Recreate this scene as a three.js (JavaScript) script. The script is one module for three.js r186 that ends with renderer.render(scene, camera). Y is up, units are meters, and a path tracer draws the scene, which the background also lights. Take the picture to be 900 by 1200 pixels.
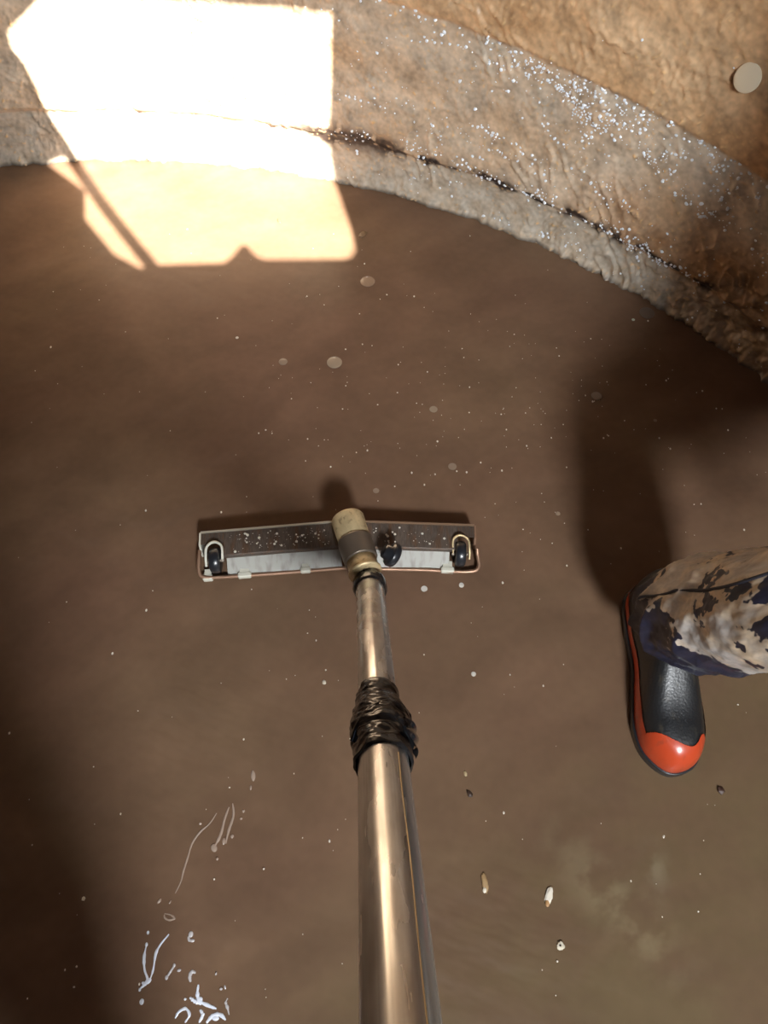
import * as THREE from 'three';
import { ImprovedNoise } from 'three/addons/math/ImprovedNoise.js';
import { MarchingCubes } from 'three/addons/objects/MarchingCubes.js';
import { RoundedBoxGeometry } from 'three/addons/geometries/RoundedBoxGeometry.js';
import { RectAreaLightUniformsLib } from 'three/addons/lights/RectAreaLightUniformsLib.js';
import { mergeGeometries, mergeVertices } from 'three/addons/utils/BufferGeometryUtils.js';

// ---------------------------------------------------------------- camera, sky, sun, daylight fill, exposure
const scene = new THREE.Scene();
const camera = new THREE.PerspectiveCamera(67, 0.75, 0.03, 60);
camera.position.set(0, 1.25, 0);
camera.lookAt(0, 1.25 - Math.sin(Math.PI / 3), -Math.cos(Math.PI / 3));
const renderer = new THREE.WebGLRenderer({ antialias: true });
renderer.toneMapping = THREE.LinearToneMapping;
renderer.toneMappingExposure = 1.0;
renderer.shadowMap.enabled = true;
scene.background = new THREE.Color().setRGB(0.9, 1.2, 1.7);
RectAreaLightUniformsLib.init();
const SUN = [0.36, 1, 0.95];                              // towards the sun
const sun = new THREE.DirectionalLight(new THREE.Color().setRGB(1, 0.95, 0.86), 49);
sun.position.set(SUN[0] * 8, SUN[1] * 8, SUN[2] * 8);
sun.castShadow = true; sun.shadow.radius = 0.6;
sun.shadow.mapSize.set(4096, 4096);
Object.assign(sun.shadow.camera, { left: -3, right: 3, top: 3, bottom: -3, near: 1, far: 20 });
scene.add(sun, sun.target);
const ROOF = 2.6;
// fill light standing in for sky daylight at an added second roof opening
const dayFill = new THREE.RectAreaLight(new THREE.Color().setRGB(0.93, 0.97, 1.0), 262, 0.46, 0.44);
dayFill.position.set(0.75, ROOF - 0.19, 2.2);
dayFill.rotation.x = -Math.PI / 2 + 0.9;                      // tilted forward so near and far floor are lit more evenly
scene.add(dayFill);

// ---------------------------------------------------------------- helpers
function mulberry(a) { return () => { a = (a + 0x6d2b79f5) | 0; let t = Math.imul(a ^ (a >>> 15), 1 | a); t = (t + Math.imul(t ^ (t >>> 7), 61 | t)) ^ t; return ((t ^ (t >>> 14)) >>> 0) / 4294967296; }; }
const rnd = mulberry(20417);
const PN = new ImprovedNoise();
const n3 = (x, y, z = 0) => PN.noise(x, y, z);
function fbm(x, y, z = 0, o = 4) { let s = 0, a = 0.5; for (let i = 0; i < o; i++) { s += a * PN.noise(x, y, z + i * 7.3); x *= 2.03; y *= 2.03; z *= 2.03; a *= 0.5; } return s; }
const clamp = (x, a = 0, b = 1) => Math.min(b, Math.max(a, x));
const sm = (a, b, x) => { const t = clamp((x - a) / (b - a)); return t * t * (3 - 2 * t); };
const lerp = (a, b, t) => a + (b - a) * t;
const mix3 = (a, b, t) => [lerp(a[0], b[0], t), lerp(a[1], b[1], t), lerp(a[2], b[2], t)];
const V = (x, y, z) => new THREE.Vector3(x, y, z);
const used = {};
const numbered = (n) => { const k = (used[n] = (used[n] ?? -1) + 1); return k ? `${n}_${String(k).padStart(3, '0')}` : n; };
function tag(o, label, category, group, kind) { if (label) o.userData.label = label; if (category) o.userData.category = category; if (group) o.userData.group = group; if (kind) o.userData.kind = kind; return o; }
function mesh(name, geo, mat, parent) {
  const m = new THREE.Mesh(geo, mat); m.name = parent ? name : numbered(name); m.castShadow = m.receiveShadow = true; (parent || scene).add(m); return m;
}
function thing(name, label, category, [x, y, z], group) { const g = new THREE.Group(); g.name = numbered(name); g.position.set(x, y, z); scene.add(g); g.updateMatrixWorld(true); return tag(g, label, category, group); }
// a part whose geometry is given in world coordinates, put under a thing or a part of it
function part(parent, name, geo, mat, label) {
  parent.updateWorldMatrix(true, false); geo.applyMatrix4(parent.matrixWorld.clone().invert());
  const m = mesh(name, geo, mat, parent); if (label) m.userData.label = label; return m;
}
function tex(w, h, fn, srgb = true, wrap = THREE.RepeatWrapping) {
  const d = new Uint8Array(w * h * 4);
  for (let j = 0; j < h; j++) for (let i = 0; i < w; i++) { const c = fn((i + 0.5) / w, (j + 0.5) / h), k = (j * w + i) * 4; for (let q = 0; q < 3; q++) { const v = clamp(c[q]); d[k + q] = 255 * (srgb ? (v <= 0.0031308 ? 12.92 * v : 1.055 * v ** (1 / 2.4) - 0.055) : v); } d[k + 3] = 255; }
  const t = new THREE.DataTexture(d, w, h, THREE.RGBAFormat); t.magFilter = THREE.LinearFilter; t.minFilter = THREE.LinearFilter; t.wrapS = t.wrapT = wrap; if (srgb) t.colorSpace = THREE.SRGBColorSpace; t.needsUpdate = true; return t;
}
function grid(nu, nv, fn, closeU = false) {               // fn(u, v) -> [x, y, z]; u wraps when closeU
  const p = [], uv = [], ix = [];
  for (let j = 0; j <= nv; j++) for (let i = 0; i <= nu; i++) { const u = i / nu, v = j / nv; p.push(...fn(closeU && i === nu ? 0 : u, v)); uv.push(u, v); }
  for (let j = 0; j < nv; j++) for (let i = 0; i < nu; i++) { const a = j * (nu + 1) + i, b = a + 1, c = a + nu + 1, d = c + 1; ix.push(a, b, d, a, d, c); }
  const g = new THREE.BufferGeometry(); g.setAttribute('position', new THREE.Float32BufferAttribute(p, 3)); g.setAttribute('uv', new THREE.Float32BufferAttribute(uv, 2)); g.setIndex(ix); g.computeVertexNormals();
  if (closeU) { const n = g.attributes.normal; for (let j = 0; j <= nv; j++) { const a = j * (nu + 1), b = a + nu; const s = V(n.getX(a) + n.getX(b), n.getY(a) + n.getY(b), n.getZ(a) + n.getZ(b)).normalize(); n.setXYZ(a, s.x, s.y, s.z); n.setXYZ(b, s.x, s.y, s.z); } }
  return g;
}
// lathe around the line a -> b; profile = [[distance along, radius], ...]; bump(angle, distance) is added to the radius
function lathe(a, b, profile, seg = 48, bump) {
  const A = V(...a), d = V(...b).sub(A).normalize(), e = V(1, 0, 0).addScaledVector(d, -d.x).normalize(), f = V(0, 0, 0).crossVectors(d, e);
  const n = profile.length - 1;
  return grid(seg, n, (u, v) => { const [t, r0] = profile[Math.round(v * n)], an = -u * Math.PI * 2, r = r0 + (bump && r0 > 1e-4 ? bump(an, t) : 0); const q = A.clone().addScaledVector(d, t).addScaledVector(e, Math.cos(an) * r).addScaledVector(f, Math.sin(an) * r); return [q.x, q.y, q.z]; }, true);
}
const fine = (prof, step) => { const o = []; for (let i = 0; i < prof.length - 1; i++) { const [a, r] = prof[i], [b, s] = prof[i + 1], k = Math.max(1, Math.round(Math.abs(b - a) / step)); for (let j = 0; j < k; j++) o.push([lerp(a, b, j / k), lerp(r, s, j / k)]); } o.push(prof[prof.length - 1]); return o; };
const tube = (pts, r, seg = 40, rad = 10) => new THREE.TubeGeometry(new THREE.CatmullRomCurve3(pts.map((p) => V(...p)), false, 'centripetal'), seg, r, rad);
const std = (o) => new THREE.MeshStandardMaterial(o);
const phys = (o) => new THREE.MeshPhysicalMaterial(o);
const lin = (r, g, b) => new THREE.Color().setRGB(r, g, b);

// ---------------------------------------------------------------- the tank
const CX = -0.66, CZ = 0.08, R = 1.84, BACK = 2.95;
const D2R = Math.PI / 180;
const seamH = (deg) => 0.44 - 0.0028 * (deg - 20);
const ridge = (x) => 1 - Math.abs(x) * 2;
const onWall = (deg, h, off = 0) => [CX + (R - off) * Math.sin(deg * D2R), h, CZ - (R - off) * Math.cos(deg * D2R)];
function wallRelief(deg, h) {                              // metres towards the inside
  const s = deg * D2R * R;
  const up = sm(seamH(deg) - 0.008 + 0.006 * n3(s * 14, 3), seamH(deg) + 0.006, h);
  const wx = s * 9 + 1.3 * fbm(s * 6, h * 6, 4), wy = h * 9 + 1.3 * fbm(s * 6, h * 6, 9);
  const wr = Math.pow(clamp(ridge(n3(wx * 1.2 + wy * 0.7, wy * 1.3, 2))), 3);
  const rough = 0.35 + 0.9 * sm(40, 50, deg) * sm(0.34, 0.1, h) + 0.8 * up;
  const flow = s * 0.75 + h * 0.65, crossf = h * 0.75 - s * 0.65, wf = 0.06 * fbm(s * 7, h * 7, 17);
  const drip = Math.pow(clamp(ridge(n3((flow + wf) * 34, (crossf + wf) * 11, 4))), 5) * sm(0.06, 0.3, fbm(s * 6, h * 8, 40) + 0.06 * up + 0.05);
  const drip2 = Math.pow(clamp(ridge(n3((s + wf) * 60, (h + wf) * 20, 14))), 4) * sm(0.06, 0.26, fbm(s * 9, h * 9, 47) + 0.03);
  const crumb = clamp(n3(s * 105, h * 105, 3) - 0.28) * clamp(n3(s * 14, h * 14, 8) + 0.5);
  let o = 0.006 * up + 0.003 * wr * (0.4 + 0.4 * up) + 0.0065 * drip + 0.003 * drip2 + 0.012 * crumb + 0.005 * rough * fbm(s * 14, h * 14, 1, 3) + 0.0022 * fbm(s * 80, h * 70, 5, 2);
  const lh = 0.113 - 0.0006 * (deg - 25) + 0.008 * n3(s * 7, 21);       // the crusted ledge above the old water line
  o += 0.011 * sm(lh - 0.004, lh + 0.012, h) * sm(0.26, 0.12, h) * (0.55 + 0.9 * clamp(0.5 + fbm(s * 16, 7, 3)));
  
  o += 0.02 * sm(0.075, -0.03, h) * (0.8 + 1.4 * fbm(s * 18, h * 10, 12) + 0.9 * sm(28, 38, deg) * fbm(s * 70, h * 30, 15, 3));
  o += 0.022 * sm(38, 50, deg) * sm(0.24, 0.06, h) * fbm(s * 26, h * 30, 31, 4);
  return o;
}
function wallColor(deg, h) {
  const s = deg * D2R * R, f1 = fbm(s * 5, h * 7, 1), f2 = fbm(s * 22, h * 26, 2), f3 = fbm(s * 90, h * 90, 3, 2);
  const up = sm(seamH(deg) - 0.008 + 0.006 * n3(s * 14, 3), seamH(deg) + 0.004, h);
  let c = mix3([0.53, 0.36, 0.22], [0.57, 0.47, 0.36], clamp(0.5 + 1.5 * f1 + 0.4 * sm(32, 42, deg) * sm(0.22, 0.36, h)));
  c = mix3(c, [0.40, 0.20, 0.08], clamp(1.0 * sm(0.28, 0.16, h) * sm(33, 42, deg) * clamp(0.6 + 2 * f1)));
  const upc = mix3([0.66, 0.44, 0.255], [0.54, 0.32, 0.16], clamp(0.5 + 1.6 * f1 + sm(36, 46, deg) * 0.35));
  c = mix3(c, upc, up);
  // pale silt left below the ledge
  const lh = 0.113 - 0.0006 * (deg - 25) + 0.008 * n3(s * 7, 21);
  const low = sm(lh + 0.004, lh - 0.012, h);
  c = mix3(c, mix3([0.52, 0.42, 0.31], [0.44, 0.39, 0.32], clamp(0.5 + 2 * f2)), low * sm(54, 42, deg) * 0.95);
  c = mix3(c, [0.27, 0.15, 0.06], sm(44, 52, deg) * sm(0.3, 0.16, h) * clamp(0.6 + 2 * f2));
  // black broken line under the ledge
  const wob = lh + 0.004 + 0.022 * f2, th = 0.009 + 0.014 * clamp(n3(s * 9, 44) + 0.3) + 0.013 * sm(23.5, 20.5, deg);
  const ln = Math.exp(-(((h - wob) / th) ** 2)) * sm(-0.06, 0.1, n3(s * 22, 61) + 1.3 * f2 + 0.10 + 0.4 * sm(24, 18, deg));
  c = mix3(c, [0.035, 0.022, 0.018], clamp(ln * 1.3) * sm(12, 16, deg) * sm(50, 46, deg));
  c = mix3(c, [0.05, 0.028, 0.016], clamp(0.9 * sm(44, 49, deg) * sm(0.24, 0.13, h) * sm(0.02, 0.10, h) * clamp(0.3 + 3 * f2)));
  c = mix3(c, [0.06, 0.045, 0.035], sm(0.012 + 0.012 * f2, 0.0, h) * 0.8);            // wet edge at the water
  const fd = n3((s * 0.75 + h * 0.65) * 40, (h * 0.75 - s * 0.65) * 14, 4);
  const cr = clamp(n3(s * 105, h * 105, 3) - 0.28) * clamp(n3(s * 14, h * 14, 8) + 0.5);
  c = mix3(c, [0.72, 0.46, 0.22], clamp(cr * 3));  // raised crumbs tinted lighter, a highlight put into the mud colour
  const k = 1 + 0.5 * f2 + 0.5 * f3 + 0.25 * fd;
  return [c[0] * k, c[1] * k, c[2] * k];
}
const A0 = -24, A1 = 76, WH = 0.86;
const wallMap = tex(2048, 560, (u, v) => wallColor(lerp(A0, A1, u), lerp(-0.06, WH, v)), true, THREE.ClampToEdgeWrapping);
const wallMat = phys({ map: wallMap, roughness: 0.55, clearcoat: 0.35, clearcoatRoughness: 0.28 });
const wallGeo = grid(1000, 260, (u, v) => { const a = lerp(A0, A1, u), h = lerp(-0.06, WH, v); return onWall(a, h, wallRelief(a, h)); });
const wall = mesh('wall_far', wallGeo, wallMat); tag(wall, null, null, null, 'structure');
const dullMap = tex(256, 256, (u, v) => { const f = fbm(u * 9, v * 5, 3); return [0.11 + 0.1 * f, 0.07 + 0.06 * f, 0.045 + 0.04 * f]; });
const dull = std({ map: dullMap, roughness: 0.8 });
{ // the rest of the shell: outside it, a few centimetres of thickness
  const path = [];
  for (let a = A0; a >= -90; a -= 6) path.push(onWall(a, 0));
  path.push([CX - R, 0, BACK], [CX + R, 0, BACK]);
  for (let a = 90; a >= A1; a -= 2) path.push(onWall(a, 0));
  const strip = (pts, y0, y1, t) => { const gs = []; for (let i = 0; i < pts.length - 1; i++) { const a = V(...pts[i]), b = V(...pts[i + 1]), l = a.distanceTo(b), g = new THREE.BoxGeometry(l + t, y1 - y0, t); g.rotateY(Math.atan2(-(b.z - a.z), b.x - a.x)); const o = V(b.z - a.z, 0, -(b.x - a.x)).normalize(); const m = a.clone().add(b).multiplyScalar(0.5); const out = m.clone().sub(V(CX, 0, 0.5)); if (o.dot(out.setY(0)) < 0) o.negate(); m.addScaledVector(o, t / 2); g.translate(m.x, (y0 + y1) / 2, m.z); gs.push(g); } return mergeGeometries(gs); };
  tag(mesh('wall_back', strip(path, -0.06, ROOF, 0.04), dull), null, null, null, 'structure');
  const arc = []; for (let a = A0 - 2; a <= A1 + 2; a += 2) arc.push(onWall(a, 0, -0.015));
  const upper = []; for (let a = A0; a <= A1 + 0.1; a += 2) upper.push(onWall(a, 0, 0.002));
  tag(mesh('wall_upper', strip(upper, WH - 0.01, ROOF, 0.04), dull), null, null, null, 'structure');
  tag(mesh('wall_outer', strip(arc, -0.06, WH, 0.04), dull), null, null, null, 'structure');
  const sh = new THREE.Shape([[CX - R - 0.05, CZ - R - 0.05], [CX + R + 0.05, CZ - R - 0.05], [CX + R + 0.05, BACK + 0.05], [CX - R - 0.05, BACK + 0.05]].map(([x, z]) => new THREE.Vector2(x, -z)));
  const fl = new THREE.ExtrudeGeometry(sh, { depth: 0.06, bevelEnabled: false }); fl.rotateX(-Math.PI / 2); fl.translate(0, -0.12, 0);
  tag(mesh('floor', fl, dull), null, null, null, 'structure');
  // roof plate; front opening shaped to cast the sun patch, rear one added
  const hole = [[0.075, 0.357], [0.004, 0.426], [0.01, 0.452], [0.038, 0.488], [0.071, 0.55], [0.098, 0.636], [0.128, 0.715], [0.088, 0.738], [0.204, 0.843], [0.224, 0.944], [0.316, 1.066], [0.382, 1.111], [0.429, 1.1], [0.569, 1.094], [0.579, 1.085], [0.592, 1.064], [0.601, 1.044], [0.612, 1.033], [0.623, 1.042], [0.634, 1.06], [0.648, 1.076], [0.666, 1.083], [0.845, 1.081], [0.862, 1.074], [0.871, 1.052], [0.859, 0.98], [0.82, 0.827], [0.802, 0.781], [0.755, 0.662], [0.73, 0.566], [0.688, 0.431], [0.587, 0.404], [0.442, 0.379], [0.26, 0.358]];
  sh.holes.push(new THREE.Path(hole.map(([x, z]) => new THREE.Vector2(x, -z))));
  sh.holes.push(new THREE.Path([[0.5, 1.96], [0.5, 2.44], [1.0, 2.44], [1.0, 1.96]].map(([x, z]) => new THREE.Vector2(x, -z))));
  const rf = new THREE.ExtrudeGeometry(sh, { depth: 0.006, bevelEnabled: false }); rf.rotateX(-Math.PI / 2); rf.translate(0, ROOF, 0);
  tag(mesh('ceiling', rf, dull), null, null, null, 'structure');
}
{ // lid added to keep sun out of the second opening; cable across the first
  const lid = thing('sun_blocking_lid', 'added rusty steel lid keeping the sun out of the rear roof opening', 'hatch', [0.8, ROOF + 0.006, 2.48]);
  const m = std({ color: lin(0.16, 0.1, 0.06), roughness: 0.7 });
  const g = new RoundedBoxGeometry(1.1, 0.84, 0.02, 2, 0.005); g.translate(0.8, ROOF + 0.43, 2.47); part(lid, 'lid_plate', g, m);
  for (const x of [0.5, 1.0]) part(lid, 'hinge', lathe([x - 0.04, ROOF + 0.014, 2.475], [x + 0.04, ROOF + 0.014, 2.475], [[0, 0], [0, 0.008], [0.08, 0.008], [0.08, 0]], 16), m);
  tag(mesh('cable', tube([[0.02, ROOF + 0.012, 0.52], [0.112, ROOF + 0.011, 0.665], [0.25, ROOF + 0.011, 0.885], [0.405, ROOF + 0.011, 1.105], [0.5, ROOF + 0.012, 1.24]], 0.015), std({ color: 0x151515, roughness: 0.6 })), 'black cable stretched across a corner of the front roof opening', 'cable');
}

// ---------------------------------------------------------------- muddy water on the floor
{
  const X0 = -2.55, X1 = 1.25, Z0 = -1.82, Z1 = 2.93;
  const col = (x, z) => {
    const wx = x + 0.10 * fbm(x * 3, z * 3, 5), wz = z + 0.10 * fbm(x * 3, z * 3, 8);
    const big = fbm(wx * 2.2, wz * 2.2, 1), mid = fbm(wx * 7, wz * 9, 2), sw = fbm((wx * 0.6 + wz) * 14, (wx - wz * 0.5) * 4, 6);
    let c = mix3([0.176, 0.100, 0.064], [0.192, 0.120, 0.072], clamp(0.5 + 1.4 * big));
    const olive = clamp(sm(-0.1, 0.35, x * 0.7 + z * 0.9 + 0.15) * (0.75 + 1.2 * mid));
    c = mix3(c, [0.136, 0.095, 0.049], olive * 0.9);
    // silt showing pale and greenish near the boot's toe
    const dx = (x - 0.335) * 0.75 - (z + 0.07) * 0.66, dz = (x - 0.335) * 0.66 + (z + 0.07) * 0.75;
    const silt = Math.exp(-((dx / 0.035) ** 2) - ((dz / 0.11) ** 2)) * clamp(0.4 + 3 * fbm(x * 22 + z * 14, z * 22 - x * 6, 3));
    c = mix3(c, [0.25, 0.19, 0.11], clamp(silt * 0.8));
    const silt2 = Math.exp(-(((x - 0.40) / 0.018) ** 2) - (((z + 0.115) / 0.035) ** 2)) * clamp(0.3 + 3 * fbm(x * 30, z * 24, 13));
    c = mix3(c, [0.24, 0.19, 0.12], clamp(silt2 * 0.6));
    const wisp = clamp((fbm(wx * 9, wz * 16, 15) - 0.16) * 3) * (0.25 + sm(-0.15, -0.4, x) * 0.5);
    c = mix3(c, [0.225, 0.145, 0.10], wisp * 0.4);
    const k = 0.86 + 0.30 * mid + 0.16 * sw + 0.10 * fbm(x * 60, z * 60, 4, 2);
    return [c[0] * k, c[1] * k, c[2] * k];
  };
  const map = tex(2048, 2048, (u, v) => col(lerp(X0, X1, u), lerp(Z0, Z1, v)), true, THREE.ClampToEdgeWrapping);
  const bump = tex(1400, 1400, (u, v) => {
    const x = lerp(X0, X1, u), z = lerp(Z0, Z1, v);
    const loc = 0.14 + 0.8 * Math.exp(-(((x - 0.13) / 0.16) ** 2) - (((z + 0.02) / 0.12) ** 2)) + 0.7 * Math.exp(-(((x + 0.3) / 0.14) ** 2) - (((z + 0.35) / 0.2) ** 2)) + 0.8 * Math.exp(-(((x + 0.28) / 0.12) ** 2) - (((z - 0.03) / 0.1) ** 2));
    const h = 0.5 + loc * (0.5 * fbm(x * 8 + z * 10, z * 30 - x * 12, 3, 3));
    return [h, h, h];
  }, false, THREE.ClampToEdgeWrapping);
  const g = grid(60, 60, (u, v) => [lerp(X0, X1, u), 0, lerp(Z1, Z0, v)]);
  const uv = g.attributes.uv, p = g.attributes.position;
  for (let i = 0; i < p.count; i++) uv.setXY(i, (p.getX(i) - X0) / (X1 - X0), (p.getZ(i) - Z0) / (Z1 - Z0));
  const w = mesh('muddy_water', g, phys({ map, bumpMap: bump, bumpScale: 0.0045, roughness: 0.34, specularIntensity: 0.35 }));
  tag(w, 'brown muddy water covering the whole tank floor', 'water', null, 'stuff');
}

// ---------------------------------------------------------------- beads whose pale bluish colour stands in for glints on the wet wall
{
  const g = new THREE.SphereGeometry(1, 10, 6); g.scale(1, 1, 0.35);
  const spots = [];
  const put = (a, h, r) => spots.push([a, h, r]);
  const gauss = () => (rnd() + rnd() + rnd() - 1.5) / 1.5;
  const dens = (a, h) => {
    let d = 0.10;
    d += 0.9 * Math.exp(-(((h - seamH(a) + 0.03) / 0.03) ** 2)) * sm(24, 31, a) * sm(50, 44, a);
    d += 0.85 * Math.exp(-(((a - 37) / 4) ** 2) - (((h - 0.33) / 0.06) ** 2));
    d += 1.1 * Math.exp(-(((h - 0.135 + 0.0015 * (a - 25)) / 0.016) ** 2)) * sm(15, 20, a) * sm(46, 42, a);
    d += 1.6 * Math.exp(-(((a - 40) / 3.6) ** 2) - (((h - 0.118) / 0.016) ** 2));
    d += 0.6 * Math.exp(-(((h - 0.03) / 0.012) ** 2)) * sm(27, 31, a) * sm(41, 37, a);
    d += 0.5 * Math.exp(-(((a - 42) / 5) ** 2) - (((h - 0.25) / 0.07) ** 2));
    d += 0.35 * Math.exp(-(((a - 30) / 5) ** 2) - (((h - 0.2) / 0.03) ** 2));
    if (h > seamH(a)) d *= 0.06;
    return d * clamp(0.45 + 2.2 * fbm(a * 0.35, h * 12, 71));
  };
  let guard = 0;
  while (spots.length < 1250 && guard++ < 60000) { const a = lerp(12, 53, rnd()), h = lerp(0.015, 0.62, rnd()); if (rnd() < dens(a, h)) put(a, h, 0.0009 + 0.0028 * rnd() ** 2.2); }
  for (const [a0, h0, a1, h1, n] of [[18.5, 0.222, 21.2, 0.212, 7], [28.2, 0.228, 31.2, 0.216, 8], [32.2, 0.28, 33.6, 0.255, 6], [23, 0.37, 26.5, 0.385, 8], [36.4, 0.2, 38.2, 0.17, 7]]) for (let i = 0; i < n; i++) { const t = i / (n - 1); put(lerp(a0, a1, t) + 0.15 * gauss(), lerp(h0, h1, t) + 0.004 * gauss(), 0.0016 + 0.002 * rnd()); }
  for (let k = 0; k < 9; k++) { const a0 = 32.2 + k * 0.25 + 0.2 * gauss(), h0 = 0.375 - k * 0.0075; for (let i = 0; i < 11; i++) if (rnd() < 0.6) put(a0 + i * 0.2 + 0.1 * gauss(), h0 + 0.004 - i * 0.0014 + 0.002 * gauss(), 0.0012 + 0.0014 * rnd()); }
  const m = phys({ color: lin(0.88, 0.93, 1.0), metalness: 0.1, roughness: 0.3, clearcoat: 1, clearcoatRoughness: 0.2 });
  const im = new THREE.InstancedMesh(g, m, spots.length); im.name = 'glint_beads'; im.castShadow = im.receiveShadow = true;
  const M = new THREE.Matrix4(), q = new THREE.Quaternion(), e = new THREE.Euler();
  spots.forEach(([a, h, r], i) => { e.set(-0.5 + 0.5 * gauss(), -a * D2R + 0.4 * gauss(), rnd() * 3, 'YXZ'); q.setFromEuler(e); const st = 1 + 0.5 * rnd(); M.compose(V(...onWall(a, h, wallRelief(a, h) + r * 0.1)), q, V(r * st, r, r)); im.setMatrixAt(i, M); });
  im.userData.kind = 'stuff'; im.userData.label = 'beads with a painted pale glint colour on the brown tank wall';
  wall.add(im);
  // out-of-focus airborne dust, added as a flat pale blob on the wall
  const b = new THREE.SphereGeometry(0.0225, 40, 20); b.scale(1, 1, 0.18); b.rotateX(-0.35); b.rotateY(-43.4 * D2R); b.translate(...onWall(43.4, 0.51, wallRelief(43.4, 0.51) + 0.007));
  tag(mesh('dust_disc_spot', b, std({ color: lin(0.8, 0.67, 0.48), roughness: 0.5 })), 'round pale disc of blurred airborne dust on the upper brown wall at the right', 'spot');
}

// ---------------------------------------------------------------- the vacuum tool
const steelMap = tex(512, 1024, (u, v) => { const f = fbm(u * 8, v * 40, 1), s = fbm(u * 60, v * 6, 2, 3), d = clamp(fbm(u * 12, v * 22, 7) * 2.6); const k = 1 + 0.25 * f + 0.25 * s; return mix3([0.82 * k, 0.80 * k, 0.76 * k], u > 0.845 ? [0.42, 0.44, 0.45] : [0.36, 0.29, 0.22], u > 0.845 ? 0.8 : d * 0.45); });  // grey band down one side is a bluish reflection painted into the steel
const steelRough = tex(512, 512, (u, v) => { const f = 0.21 + 0.16 * fbm(u * 14, v * 30, 3) + 0.25 * clamp(fbm(u * 6, v * 12, 9) * 2); return [f, f, f]; }, false);
const steel = phys({ map: steelMap, metalness: 0.5, roughnessMap: steelRough, roughness: 1 });
const brassy = phys({ map: tex(256, 256, (u, v) => { const f = fbm(u * 9, v * 9, 1), g = clamp(fbm(u * 24, v * 24, 5) * 3 - 0.35); return mix3([0.62 + 0.3 * f, 0.48 + 0.25 * f, 0.27 + 0.15 * f], [0.25, 0.17, 0.09], g); }), metalness: 0.45, roughness: 0.42 });
const darkSteel = phys({ color: lin(0.2, 0.165, 0.13), metalness: 0.7, roughness: 0.4 });
const tape = phys({ color: lin(0.012, 0.012, 0.013), roughness: 0.22, clearcoat: 0.25, clearcoatRoughness: 0.12 });
const blackRubber = phys({ color: lin(0.014, 0.016, 0.02), roughness: 0.3, clearcoat: 0.5, clearcoatRoughness: 0.2 });
const rustPlate = phys({ map: tex(512, 256, (u, v) => { const f = fbm(u * 10, v * 5, 1), r = clamp(fbm(u * 16, v * 8, 4) * 3), g = fbm(u * 90, v * 40, 2, 2); const k = 1 + 0.6 * g + 0.5 * f; return mix3([0.115 * k, 0.088 * k, 0.07 * k], [0.15 * k, 0.08 * k, 0.045 * k], r * 0.8); }), bumpMap: tex(512, 256, (u, v) => { const g = 0.5 + 0.6 * fbm(u * 70, v * 30, 2, 3); return [g, g, g]; }, false), bumpScale: 0.0012, metalness: 0.35, roughness: 0.5 });
const whiteStrip = std({ map: tex(256, 64, (u, v) => { const g = clamp(fbm(u * 12, v * 3, 1) * 2.4); return mix3([0.36, 0.35, 0.31], [0.13, 0.10, 0.08], g * 0.7); }), roughness: 0.55 });
const copper = phys({ color: lin(0.36, 0.215, 0.14), metalness: 0.55, roughness: 0.4 });
const clipMat = std({ color: lin(0.62, 0.6, 0.5), roughness: 0.45 });
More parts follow.
